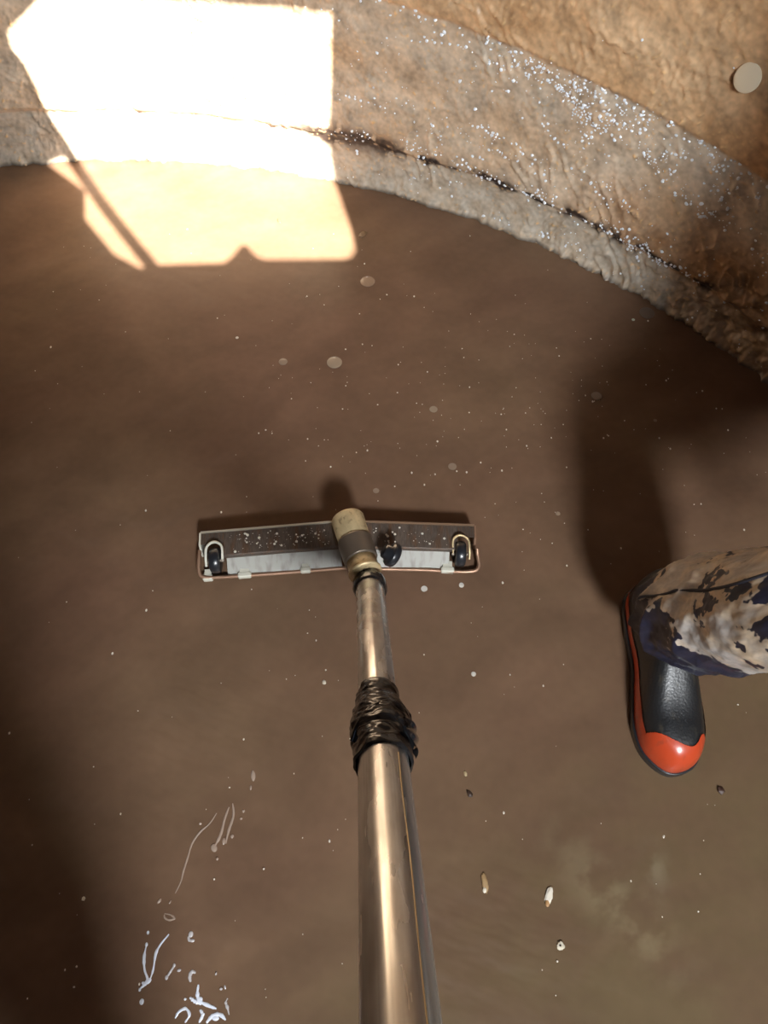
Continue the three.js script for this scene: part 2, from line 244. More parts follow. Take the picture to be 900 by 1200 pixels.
{
  const t = thing('vacuum_head', 'long flat tank vacuum head on a taped steel pole, lying in the brown water', 'vacuum head', [-0.07, 0, -0.65]);
  const mid = [-0.07, -0.676], ends = [[-0.327, -0.657, 'left'], [0.162, -0.672, 'right']];
  const yMid = 0.043, yEnd = 0.034;
  const frame = (E) => { const d = V(E[0] - mid[0], 0, E[1] - mid[1]), L = d.length(); d.normalize(); let n = V(-d.z, 0, d.x); if (n.z < 0) n.negate(); return { L, at: (s, nn, y) => { const q = V(mid[0], 0, mid[1]).addScaledVector(d, s).addScaledVector(n, nn); return [q.x, y + lerp(yMid, yEnd, clamp(s / L, 0, 1.05)), q.z]; } }; };
  const slab = (f, prof, s0, s1, N = 24) => { // a closed cross-section [n, y] pulled along the wing
    const P = [...prof, prof[0]], k = P.length - 1; const side = grid(N, k, (u, v) => { const [nn, y] = P[Math.round(v * k)]; return f.at(lerp(s0, s1, u), nn, y); });
    const caps = [s0, s1].map((s) => { const sh = THREE.ShapeUtils.triangulateShape(prof.map(([a, b]) => new THREE.Vector2(a, b)), []); const g = new THREE.BufferGeometry(); g.setAttribute('position', new THREE.Float32BufferAttribute(prof.flatMap(([nn, y]) => f.at(s, nn, y)), 3)); g.setAttribute('uv', new THREE.Float32BufferAttribute(prof.flatMap(([a, b]) => [a, b]), 2)); g.setIndex(sh.flat()); g.computeVertexNormals(); return g; });
    return mergeGeometries([side.toNonIndexed(), ...caps.map((c) => c.toNonIndexed())].map((g) => { g.computeVertexNormals(); return g; }));
  };
  for (const E of ends) {
    const f = frame(E), L = f.L, left = E[2] === 'left';
    const wheelS = L - 0.026;
    const plate = part(t, 'cover_plate', slab(f, [[0, 0.0], [0.002, 0.003], [0.046, 0.0005], [0.048, -0.002], [0.047, -0.012], [0.0445, -0.012], [0.044, -0.003], [0.003, -0.001], [0.003, -0.03], [0, -0.03]], 0, L - (left ? 0.042 : 0.030)), rustPlate, left ? 'dark rusty cover plate with pale droplets' : 'dark rusty cover plate');
    part(t, 'cover_plate', slab(f, [[0, 0.0], [0.002, 0.003], [0.022, 0.002], [0.022, -0.001], [0.003, -0.001], [0.003, -0.03], [0, -0.03]], L - (left ? 0.042 : 0.030), L, 6), rustPlate);
    part(t, 'back_flange', slab(f, [[-0.0025, 0.0045], [0.0012, 0.0048], [0.0012, -0.03], [-0.0025, -0.03]], 0, L), std({ color: left ? lin(0.5, 0.46, 0.38) : lin(0.3, 0.2, 0.13), roughness: 0.45, metalness: 0.4 }), 'bright edge of the cover plate');
    part(t, 'brush_strip', slab(f, [[0.045, -0.013], [0.047, -0.0115], [0.0725, -0.031], [0.071, -0.034]], 0.01, L - 0.045), whiteStrip, 'pale sloping strip');
    // rail of copper coloured wire turning back round the end
    const r = left ? [[0.0, 0.0745, -0.033], [L * 0.3, 0.0745, -0.033], [L * 0.6, 0.075, -0.031], [L - 0.02, 0.075, -0.027], [L - 0.004, 0.074, -0.025], [L + 0.003, 0.070, -0.023], [L + 0.005, 0.058, -0.018], [L + 0.004, 0.040, -0.012], [L + 0.003, 0.028, -0.01]] : [[0.0, 0.0745, -0.033], [L * 0.3, 0.0745, -0.033], [L * 0.6, 0.0745, -0.031], [L - 0.012, 0.077, -0.027], [L + 0.004, 0.074, -0.025], [L + 0.008, 0.066, -0.022], [L + 0.006, 0.052, -0.016], [L + 0.004, 0.04, -0.008]];
    part(t, 'wire_rail', tube(r.map(([s, n, y]) => f.at(s, n, y)), 0.0036, 70, 8), copper);
    for (const s of left ? [L - 0.075, L - 0.183, L - 0.010] : [L - 0.048, L - 0.2]) {
      const big = (left && s === L - 0.075) || (!left && s === L - 0.048), lw = big ? 0.024 : 0.018;
      const g = mergeGeometries([new RoundedBoxGeometry(lw, 0.011, 0.0105, 3, 0.003), new RoundedBoxGeometry(lw * 0.7, 0.003, 0.018, 2, 0.001).translate(0, 0.003, -0.007)]);
      g.rotateY(left ? 0.08 : -0.03); g.translate(...f.at(s, 0.0745, -0.029)); part(t, 'clip', g, clipMat);
    }
    // roller and its bracket at the end of the wing
    const wa = f.at(wheelS - 0.009, 0.05, -0.012), wb = f.at(wheelS + 0.009, 0.05, -0.012);
    const roller = part(t, 'roller', lathe(wa, wb, [[0, 0], [0, 0.006], [0.0, 0.019], [0.002, 0.022], [0.009, 0.023], [0.016, 0.022], [0.018, 0.019], [0.018, 0.006], [0.018, 0]], 36), blackRubber);
    part(roller, 'axle', lathe(f.at(wheelS - 0.015, 0.05, -0.012), f.at(wheelS + 0.016, 0.05, -0.012), [[0, 0], [0, 0.004], [0.031, 0.004], [0.031, 0]], 14), darkSteel);
    part(t, 'bracket', tube([f.at(wheelS - 0.013, 0.052, -0.006), f.at(wheelS - 0.012, 0.03, 0.007), f.at(wheelS + 0.0, 0.024, 0.010), f.at(wheelS + 0.013, 0.03, 0.006), f.at(wheelS + 0.016, 0.048, -0.002), f.at(wheelS + 0.016, 0.06, -0.012)], left ? 0.0024 : 0.002, 40, 8), left ? clipMat : brassy, left ? 'pale wire bracket over the roller' : 'brass coloured wire bracket over the roller');
    part(t, 'end_plate', slab(f, [[0, 0.004], [0.024, 0.003], [0.03, -0.012], [0.03, -0.032], [0, -0.032]], L - 0.001, L + 0.0025, 1), left ? clipMat : copper);
    // water droplets on the plate, drawn as solid pale specks
    const spots = 110, gg = [];
    for (let i = 0; i < (left ? spots : 40); i++) { const q = f.at(lerp(0.03, L - 0.05, rnd()), lerp(0.004, 0.043, rnd()), 0.0022), s = new THREE.IcosahedronGeometry(0.0006 + 0.0020 * rnd() ** 4, 1); s.scale(1, 0.6, 1); s.translate(...q); gg.push(s); }
    const plate_droplets = part(plate, 'plate_droplets', mergeGeometries(gg), std({ color: lin(0.7, 0.66, 0.58), roughness: 0.35 })); plate_droplets.userData.kind = 'stuff';
  }
  // neck: pale socket, dark collar, knob, ring and tape, then the pole
  const S0 = [-0.064, 0.079, -0.664], S1 = [-0.023, 0.0958, -0.525];
  part(t, 'socket', lathe(S0, S1, [[0, 0], [0, 0.022], [0.001, 0.0275], [0.004, 0.029], [0.056, 0.0275], [0.056, 0.0]], 56), brassy, 'pale brass coloured socket');
  part(t, 'collar', lathe(S0, S1, [[0.05, 0.0], [0.05, 0.0292], [0.053, 0.0298], [0.09, 0.029], [0.093, 0.0275], [0.093, 0]], 56), darkSteel);
  part(t, 'ring', lathe(S0, S1, [[0.09, 0.0], [0.09, 0.0255], [0.112, 0.0255], [0.113, 0.028], [0.119, 0.028], [0.12, 0.0]], 56), brassy);
  const knob = part(t, 'knob', lathe([0.000, 0.080, -0.600], [0.030, 0.062, -0.592], [[0, 0], [0, 0.012], [0.010, 0.014], [0.011, 0.0195], [0.014, 0.0215], [0.022, 0.0210], [0.026, 0.016], [0.028, 0]], 36), blackRubber, 'round black knob');
  const L0 = [-0.023, 0.0958, -0.5249], L1 = [-0.0059, 0.3674, -0.2413];
  part(t, 'tape_wrap', lathe(L0, L1, fine([[-0.016, 0.0255], [-0.014, 0.0275], [0.004, 0.028], [0.014, 0.0262], [0.018, 0.0235]], 0.002), 60, (a, d) => 0.0016 * n3(Math.cos(a) * 2, Math.sin(a) * 2, d * 90)), tape);
  part(t, 'pole', lathe(L0, L1, [[-0.01, 0.0], [-0.01, 0.023], [0.1, 0.023], [0.2, 0.023], [0.41, 0.023], [0.41, 0]], 64), steel, 'lower steel pole');
  const U0 = [-0.0028, 0.392, -0.2139], U1 = [0.0104, 0.6695, 0.0355];
  part(t, 'pole', lathe(U0, U1, [[0.0, 0.0], [0.0, 0.0255], [0.01, 0.0262], [0.3, 0.0262], [0.7, 0.0262], [1.1, 0.0262], [1.1, 0.022], [1.06, 0]], 64), steel, 'thicker upper steel pole');
  const wr = (k, am) => (a, d) => am * (fbm(Math.cos(a) * 1.6 + d * 20, Math.sin(a) * 1.6, d * 70 + k, 3) * 2) + am * 0.9 * clamp(ridge(n3(d * 60 + a * 0.9, a * 0.7, k)), 0, 1);
  part(t, 'tape_wrap', lathe(L0, L1, fine([[0.349, 0.0232], [0.350, 0.0246], [0.378, 0.0255], [0.392, 0.029], [0.41, 0.031], [0.422, 0.030]], 0.0016), 90, wr(1, 0.0016)), tape, 'wrinkled black tape joining the poles');
  part(t, 'tape_wrap', lathe(U0, U1, fine([[-0.028, 0.028], [-0.022, 0.0325], [0.0, 0.0335], [0.018, 0.0325], [0.024, 0.0295], [0.066, 0.0285], [0.068, 0.0264]], 0.0016), 90, wr(5, 0.0022)), tape, 'wrinkled black tape joining the poles');
  // loose flap of tape, twisted ridges and the weld seam of the upper pole
  const UA = V(...U0), UD = V(...U1).sub(UA).normalize(), UE = V(1, 0, 0).addScaledVector(UD, -UD.x).normalize(), UF = V(0, 0, 0).crossVectors(UD, UE);
  const onU = (d, an, r) => { const q = UA.clone().addScaledVector(UD, d).addScaledVector(UE, Math.cos(an) * r).addScaledVector(UF, Math.sin(an) * r); return [q.x, q.y, q.z]; };
  part(t, 'tape_flap', grid(16, 12, (u, v) => onU(0.002 + u * 0.036 + 0.004 * Math.sin(v * 5), 0.75 - v * 1.1, 0.0335 + 0.006 * Math.sin(v * 2.4) * (1 - 0.4 * u) + 0.0015 * Math.sin(u * 9 + v * 6))), phys({ color: lin(0.02, 0.021, 0.024), roughness: 0.2, clearcoat: 1, clearcoatRoughness: 0.1, side: THREE.DoubleSide }));
  part(t, 'tape_ridge', mergeGeometries([tube([[0.024, 3.0], [0.016, 2.5], [0.0, 2.0], [-0.014, 1.4], [-0.022, 0.8], [-0.02, 0.2]].map(([d, a]) => onU(d, a, 0.0325)), 0.0026, 50, 8), tube([[-0.026, 2.7], [-0.018, 2.2], [0.004, 1.6], [0.022, 1.0], [0.030, 0.4]].map(([d, a]) => onU(d, a, 0.032 - 0.002 * (d > 0.015))), 0.0022, 50, 8)]), tape);
  part(t, 'weld_seam', tube(Array.from({ length: 16 }, (_, i) => onU(0.08 + i * 0.06, 0.99 - 0.004 * i + 0.02 * Math.sin(i * 1.7), 0.0262)), 0.0007, 120, 6), brassy);
}

// ---------------------------------------------------------------- people
const navy = [0.010, 0.012, 0.030];
function trouserTex(seed, mud) {
  return tex(1024, 1024, (u, v) => {
    const a = u * Math.PI * 2, cx = Math.cos(a), sx = Math.sin(a);      // around the leg; 0 is the toe side
    const w = fbm(cx * 2.2 + seed, sx * 2.2 + v * 3, v * 13, 4), b = fbm(cx * 5 + v * 5, sx * 5 + seed, v * 34, 3), g = fbm(cx * 18, sx * 18, v * 90, 2);
    const k = mud(u, v) + 1.2 * w + 0.9 * b;
    const m = mix3([0.62, 0.48, 0.33], [0.44, 0.40, 0.37], clamp(0.5 + 2.2 * w));
    const c = mix3([navy[0] * (1 + g), navy[1] * (1 + g), navy[2] * (1 + g)], m.map((x) => x * (1 + 0.35 * g + 0.3 * b)), sm(-0.03, 0.03, k));
    return c;
  });
}
const skinMat = std({ color: lin(0.42, 0.26, 0.18), roughness: 0.6 });
const jacketMat = std({ color: lin(0.03, 0.035, 0.05), roughness: 0.7 });
const hairMat = std({ color: lin(0.02, 0.015, 0.012), roughness: 0.6 });
function marching(res, lo, size, field, map) {
  const mc = new MarchingCubes(res, skinMat, false, false, 160000); mc.isolation = 0;
  const S = mc.size, h = S / 2, F = mc.field;
  for (let z = 0; z < S; z++) for (let y = 0; y < S; y++) for (let x = 0; x < S; x++) { const edge = x < 2 || y < 2 || z < 2 || x > S - 3 || y > S - 3 || z > S - 3; F[x + y * S + z * S * S] = edge ? -1 : -field(lo[0] + size * x / S, lo[1] + size * y / S, lo[2] + size * z / S); }
  mc.update();
  const n = mc.count, p = new Float32Array(n * 3);
  for (let i = 0; i < n; i++) for (let k = 0; k < 3; k++) p[i * 3 + k] = lo[k] + size * ((mc.positionArray[i * 3 + k] * h + h) / S);
  let g = new THREE.BufferGeometry(); g.setAttribute('position', new THREE.BufferAttribute(p, 3)); g = mergeVertices(g, 1e-4); g.computeVertexNormals(); return g;
}
function capsules(list, k) { // list of [a, b, ra, rb]; smooth union of tapered capsules
  const L = list.map(([a, b, ra, rb]) => { const d = [b[0] - a[0], b[1] - a[1], b[2] - a[2]]; return { a, d, l: d[0] ** 2 + d[1] ** 2 + d[2] ** 2 || 1e-9, ra, rb }; });
  return (x, y, z) => { let r = 1; for (const c of L) { const px = x - c.a[0], py = y - c.a[1], pz = z - c.a[2], t = clamp((px * c.d[0] + py * c.d[1] + pz * c.d[2]) / c.l); const d = Math.hypot(px - c.d[0] * t, py - c.d[1] * t, pz - c.d[2] * t) - lerp(c.ra, c.rb, t); if (d > 0.3) continue; const hh = clamp(0.5 + (r - d) / (2 * k)); r = lerp(r, d, hh) - k * hh * (1 - hh); } return r; };
}
const add = (a, b) => [a[0] + b[0], a[1] + b[1], a[2] + b[2]];
const mul = (a, s) => a.map((x) => x * s);
function makeBoot(parent, at, turn) {
  const g = new THREE.Group(); g.name = 'boot'; parent.add(g);
  const W = new THREE.Matrix4().makeRotationY(turn).setPosition(...at);
  const outline = new THREE.CatmullRomCurve3([[0, 0], [-0.035, 0.018], [-0.045, 0.08], [-0.044, 0.14], [-0.054, 0.2], [-0.060, 0.25], [-0.050, 0.285], [-0.016, 0.312], [0.022, 0.303], [0.044, 0.268], [0.050, 0.22], [0.043, 0.15], [0.037, 0.08], [0.033, 0.02]].map(([x, z]) => V(x * 0.93, 0, z)), true, 'centripetal');
  const H = (z) => lerp(lerp(0.128, 0.105, sm(0.04, 0.14, z)), 0.058, sm(0.12, 0.25, z));
  const surf = (u, v, off) => { const q = outline.getPointAt(u), zs = clamp(q.z, 0.05, 0.245), xs = lerp(0, -0.006, sm(0.1, 0.25, zs)), t = v * Math.PI / 2, k = Math.pow(Math.cos(t), 0.62), y = 0.014 + H(zs) * Math.pow(Math.sin(t), 0.85); const dx = q.x - xs, dz = q.z - zs, l = Math.hypot(dx, dz) || 1; return [xs + dx * k + dx / l * off * k, y + off * Math.sin(t), zs + dz * k + dz / l * off * k]; };
  const put = (geo) => geo.applyMatrix4(W);
  const NU = 220, NV = 56;
  const upper = grid(NU, NV, (u, v) => surf(u, Math.min(v, 0.99999), 0), true); { const q = upper.attributes.position, w = upper.attributes.uv; for (let i = 0; i < q.count; i++) w.setXY(i, q.getX(i) * 5, q.getZ(i) * 5); }
  const bm = phys({ map: tex(256, 256, (u, v) => { const d = clamp(fbm(u * 16, v * 8, 3) * 3 - 0.5); return mix3([0.011, 0.012, 0.013], [0.05, 0.042, 0.03], d); }), roughness: 0.42, clearcoat: 0.5, clearcoatRoughness: 0.38, bumpMap: tex(256, 256, (u, v) => { const f = 0.5 + 0.6 * fbm(u * 60, v * 60, 3); return [f, f, f]; }, false), bumpScale: 0.0008 });
  part(g, 'boot_upper', put(upper), bm, 'black rubber upper');
  part(g, 'shaft', put(lathe([0, 0.075, 0.085], [0.03, 0.3, 0.165], [[0, 0.042], [0.05, 0.042], [0.1, 0.044], [0.15, 0.046], [0.15, 0.042], [0.1, 0.040], [0.02, 0.038]], 48)), bm);
  const sole = new THREE.Shape(outline.getSpacedPoints(120).slice(0, -1).map((q) => { const zs = clamp(q.z, 0.05, 0.245), l = Math.hypot(q.x, q.z - zs) || 1; return new THREE.Vector2(q.x + q.x / l * 0.003, -(q.z + (q.z - zs) / l * 0.003)); }));
  const so = new THREE.ExtrudeGeometry(sole, { depth: 0.026, bevelEnabled: true, bevelSize: 0.002, bevelThickness: 0.002, bevelSegments: 2 }); so.rotateX(-Math.PI / 2); so.translate(0, -0.012, 0);
  part(g, 'outsole', put(so), blackRubber, 'black outsole');
  const red = phys({ map: tex(256, 128, (u, v) => { const d = clamp(fbm(u * 20, v * 14, 5) * 3 - 0.55); return mix3([0.5, 0.058, 0.018], [0.24, 0.05, 0.025], d * 0.7); }), roughness: 0.3, clearcoat: 0.6, clearcoatRoughness: 0.25 });
  const pick = (keep, off) => { const p = [], ix = []; const U = 420, W2 = 110; for (let j = 0; j <= W2; j++) for (let i = 0; i <= U; i++) p.push(surf(i === U ? 0 : i / U, 0.96 * j / W2, off)); for (let j = 0; j < W2; j++) for (let i = 0; i < U; i++) { const a = j * (U + 1) + i, b = a + 1, c = a + U + 1, d = c + 1; const m = [0, 1, 2].map((k) => (p[a][k] + p[b][k] + p[c][k] + p[d][k]) / 4); if (keep(m)) ix.push(a, b, d, a, d, c); } const geo = new THREE.BufferGeometry(); geo.setAttribute('position', new THREE.Float32BufferAttribute(p.flat(), 3)); geo.setAttribute('uv', new THREE.Float32BufferAttribute(p.flatMap((q) => [q[0] * 6, q[2] * 6]), 2)); geo.setIndex(ix); geo.computeVertexNormals(); return geo; };
  const cap = (m) => 0.281 - 0.018 * Math.exp(-(((m[0] - 0.03) / 0.012) ** 2)) + 0.006 * Math.sin((m[0] + 0.06) * 30) + 0.03 * sm(0.01, -0.05, m[0]) * -0.7;
  part(g, 'toe_cap', put(pick((m) => m[2] > cap(m), 0.0018)), red, 'orange red toe cap');
  part(g, 'foxing_stripe', put(pick((m) => m[2] <= cap(m) && m[1] < 0.034 + 0.012 * sm(0.1, 0.25, m[2]) && m[1] > 0.012, 0.0014)), red, 'orange red stripe along the sole');
  return g;
}
function makePerson(label, at, J, opt) {
  const P = thing('person', label, 'person', at);
  const q = (k) => J[k];
  const list = [[q('pelvis'), q('chest'), 0.12, 0.13], [q('chest'), q('neck'), 0.1, 0.06], [q('neck'), add(q('head'), [0, -0.04, 0]), 0.052, 0.06], [add(q('head'), [0, 0.02, 0]), add(q('head'), mul(opt.face, 0.03)), 0.092, 0.08], [add(q('head'), [0, -0.06, 0]), add(add(q('head'), [0, -0.075, 0]), mul(opt.face, 0.05)), 0.055, 0.05], [add(q('head'), mul(opt.face, 0.1)), add(add(q('head'), [0, -0.03, 0]), mul(opt.face, 0.115)), 0.012, 0.018]];
  for (const s of ['R', 'L']) {
    list.push([q('chest'), q('sh' + s), 0.1, 0.06], [q('sh' + s), q('el' + s), 0.05, 0.04], [q('el' + s), q('wr' + s), 0.04, 0.027], [q('pelvis'), q('hip' + s), 0.1, 0.088], [q('hip' + s), q('kn' + s), 0.078, 0.054], [q('kn' + s), q('an' + s), 0.052, 0.036]);
    const ear = V(...opt.face).cross(V(0, 1, 0)).multiplyScalar(s === 'R' ? 0.088 : -0.088); list.push([add(q('head'), [ear.x, 0.01, ear.z]), add(q('head'), [ear.x, -0.02, ear.z]), 0.014, 0.012]);
  }
  const body = part(P, 'body', marching(120, [at[0] - 0.95, -0.05, at[2] - 0.95], 1.9, capsules(list, 0.035)), skinMat);
  // hands: a palm and five fingers each
  for (const s of ['R', 'L']) {
    const w = V(...q('wr' + s)), d = V(...opt['hand' + s].dir).normalize(), n = V(...opt['hand' + s].palm).normalize(), x = V(0, 0, 0).crossVectors(d, n), c = opt['hand' + s].curl;
    const pt = (a, b, cc) => { const v = w.clone().addScaledVector(d, a).addScaledVector(x, b).addScaledVector(n, cc); return [v.x, v.y, v.z]; };
    const fl = [[pt(0, 0, 0), pt(0.085, -0.02, 0), 0.026, 0.018], [pt(0, 0, 0), pt(0.085, 0.02, 0), 0.026, 0.018], [pt(0.085, -0.025, 0), pt(0.085, 0.025, 0), 0.016, 0.016]];
    [[-0.032, 0.062], [-0.011, 0.075], [0.011, 0.07], [0.032, 0.055]].forEach(([b, len]) => { let a = 0.085, h = 0, an = 0; for (let k = 0; k < 3; k++) { const l = len * [0.45, 0.32, 0.25][k]; an += c * [0.5, 0.8, 0.6][k]; const a2 = a + l * Math.cos(an), h2 = h + l * Math.sin(an); fl.push([pt(a, b, h), pt(a2, b * 1.1, h2), 0.0105 - 0.001 * k, 0.0095 - 0.001 * k]); a = a2; h = h2; } });
    fl.push([pt(0.02, -0.03, 0.008), pt(0.055, -0.056, 0.02), 0.014, 0.012], [pt(0.055, -0.056, 0.02), pt(0.085, -0.056, 0.02 + 0.03 * c), 0.0115, 0.0095]);
    const o = [w.x - 0.24, w.y - 0.24, w.z - 0.24];
    part(body, 'hand', marching(96, o, 0.48, capsules(fl, 0.009)), skinMat);
  }
  const jl = [[q('pelvis'), q('chest'), 0.145, 0.155], [q('chest'), q('neck'), 0.13, 0.072]];
  for (const s of ['R', 'L']) jl.push([q('chest'), q('sh' + s), 0.13, 0.085], [q('sh' + s), q('el' + s), 0.072, 0.06], [q('el' + s), add(mul(q('wr' + s), 0.9), mul(q('el' + s), 0.1)), 0.06, 0.045], [q('pelvis'), q('hip' + s), 0.13, 0.11], [q('hip' + s), add(mul(q('hip' + s), 1 - opt.tail), mul(q('kn' + s), opt.tail)), 0.115, 0.115]);
  part(P, 'jacket', marching(100, [at[0] - 0.8, 0.2, at[2] - 0.8], 1.6, capsules(jl, 0.04)), jacketMat);
  part(P, 'hair', mergeGeometries([new THREE.SphereGeometry(0.102, 32, 20, 0, Math.PI * 2, 0, Math.PI * 0.52).translate(...add(q('head'), add([0, 0.018, 0], mul(opt.face, -0.008))))]), hairMat);
  const hm = std({ color: lin(0.3, 0.19, 0.12), roughness: 0.5 }), em = std({ color: lin(0.03, 0.02, 0.015), roughness: 0.3 });
  const side = V(...opt.face).cross(V(0, 1, 0));
  for (const s of [-1, 1]) part(body, 'eye', new THREE.SphereGeometry(0.011, 16, 12).translate(...add(add(q('head'), mul(opt.face, 0.098)), [side.x * 0.032 * s, 0.01, side.z * 0.032 * s])), em);
  part(body, 'mouth', new THREE.SphereGeometry(0.02, 20, 12).scale(1, 0.3, 0.5).translate(...add(add(q('head'), mul(opt.face, 0.095)), [0, -0.075, 0])), hm);
  for (const s of ['R', 'L']) {
    const A = V(...q('hem' + s)), K = V(...q('kn' + s)), Hh = V(...q('hip' + s)), cv = new THREE.CatmullRomCurve3([A, A.clone().lerp(K, 0.5), K, K.clone().lerp(Hh, 0.5), Hh.clone().addScaledVector(Hh.clone().sub(K).normalize(), 0.05)]);
    const rad = (v) => { const k = [[0, 0.058], [0.04, 0.066], [0.1, 0.077], [0.2, 0.083], [0.35, 0.083], [0.5, 0.083], [0.75, 0.098], [1, 0.12]]; for (let i = 0; i < k.length - 1; i++) if (v <= k[i + 1][0]) return lerp(k[i][1], k[i + 1][1], (v - k[i][0]) / (k[i + 1][0] - k[i][0])); return 0.12; };
    const sd = s === 'R' ? 1.3 : 8.2;
    const leg = grid(160, 260, (u, v) => {
      const c = cv.getPointAt(Math.min(0.9999, v)), a = u * Math.PI * 2, dx = -Math.sin(a), dz = Math.cos(a);          // u = 0 faces the toe, then turns towards -x
      const low = sm(0.42, 0.02, v), fold = 0.014 * low * Math.pow(clamp(ridge(n3(v * 7 + Math.sin(a + 0.6) * 1.0, Math.cos(a) * 1.4, sd))), 1.5) + 0.012 * fbm(dx * 2 + sd, dz * 2, v * 9, 3) + 0.0015 * fbm(dx * 12, dz * 12, v * 60, 2);
      const r = rad(v) + fold - 0.004, tilt = sm(0.2, 0, v) * (0.020 * dz + 0.004 * Math.sin(3 * a));
      const T = cv.getTangentAt(Math.min(0.9999, v)), e1 = V(0, 0, opt.turn ? -1 : 1); e1.addScaledVector(T, -T.dot(e1)).normalize();
      const e2 = V(0, 0, 0).crossVectors(e1, T), x = Math.cos(a) * r * (1 + 0.1 * sm(0.25, 0, v)), y = Math.sin(a) * r;
      return [c.x + e1.x * x + e2.x * y, c.y + tilt * 1.2 + e1.y * x + e2.y * y, c.z + e1.z * x + e2.z * y];
    }, true);
    const inner = leg.clone();
    const tm = phys({ map: trouserTex(sd, opt.mud), roughness: 0.5, clearcoat: 0.55, clearcoatRoughness: 0.3, side: THREE.DoubleSide });
    const tr = part(P, 'trouser_leg', leg, tm, opt.trouser);
    part(tr, 'side_seam', tube(Array.from({ length: 22 }, (_, i) => { const v = 0.01 + 0.95 * i / 21, k = Math.round(v * 260) * 161 + Math.round(160 * opt.seam); const p = inner.attributes.position; return [p.getX(k), p.getY(k), p.getZ(k)]; }), 0.0022, 120, 6), std({ color: lin(0.02, 0.02, 0.03), roughness: 0.6 }));
    makeBoot(P, q('foot' + s), opt.turn || 0);
  }
  return P;
}
makePerson('person squatting in muddy navy trousers and black rubber boots with orange toe caps', [0.8, 0, -0.42], {
  pelvis: [0.84, 0.50, -0.52], chest: [0.87, 0.86, -0.47], neck: [0.88, 1.03, -0.43], head: [0.88, 1.19, -0.40],
  shR: [0.71, 0.96, -0.48], elR: [0.66, 0.70, -0.46], wrR: [0.64, 0.60, -0.26], shL: [0.97, 0.96, -0.44], elL: [0.97, 0.70, -0.38], wrL: [0.94, 0.60, -0.22],
  hipR: [0.76, 0.49, -0.48], knR: [0.515, 0.45, -0.35], anR: [0.456, 0.1, -0.49], hipL: [0.92, 0.49, -0.46], knL: [0.95, 0.46, -0.12], anL: [0.94, 0.1, -0.24],
  hemR: [0.450, 0.10, -0.462], hemL: [0.94, 0.105, -0.22], footR: [0.456, 0, -0.562], footL: [0.94, 0, -0.31],
}, { face: [0, 0, 1], tail: 0.12, handR: { dir: [0.2, -0.5, 0.8], palm: [0.8, -0.5, 0], curl: 0.6 }, handL: { dir: [-0.2, -0.5, 0.8], palm: [-1, 0, 0], curl: 0.6 }, seam: 0.3, trouser: 'navy work trousers smeared with pale wet mud', mud: (u, v) => clamp((v - 0.19 - 0.14 * Math.cos((u + 0.04) * Math.PI * 2)) * 7, -0.9, 0.24) });
makePerson('person in dark work clothes behind the camera holding the upper end of the vacuum pole', [-0.28, 0, 0.5], {
  pelvis: [-0.3, 0.93, 0.55], chest: [-0.28, 1.28, 0.5], neck: [-0.26, 1.45, 0.46], head: [-0.24, 1.6, 0.41],
  shR: [-0.1, 1.38, 0.48], elR: [-0.04, 1.16, 0.58], wrR: [-0.03, 1.06, 0.36], shL: [-0.47, 1.38, 0.49], elL: [-0.5, 1.1, 0.5], wrL: [-0.42, 0.92, 0.36],
  hipR: [-0.2, 0.88, 0.55], knR: [-0.17, 0.47, 0.54], anR: [-0.16, 0.1, 0.58], hipL: [-0.39, 0.88, 0.55], knL: [-0.43, 0.47, 0.5], anL: [-0.45, 0.1, 0.52],
  hemR: [-0.16, 0.105, 0.56], hemL: [-0.45, 0.105, 0.5], footR: [-0.16, 0, 0.64], footL: [-0.45, 0, 0.58],
}, { face: [0, 0, -1], turn: Math.PI, tail: 0.6, handR: { dir: [0.6, -0.55, -0.3], palm: [0.1, 0.3, -0.9], curl: 1.2 }, handL: { dir: [0.1, -1, -0.2], palm: [1, 0, 0], curl: 0.6 }, seam: 0.25, trouser: 'dark work trousers with dried mud', mud: (u, v) => lerp(0.1, -0.4, sm(0.05, 0.3, v)) });

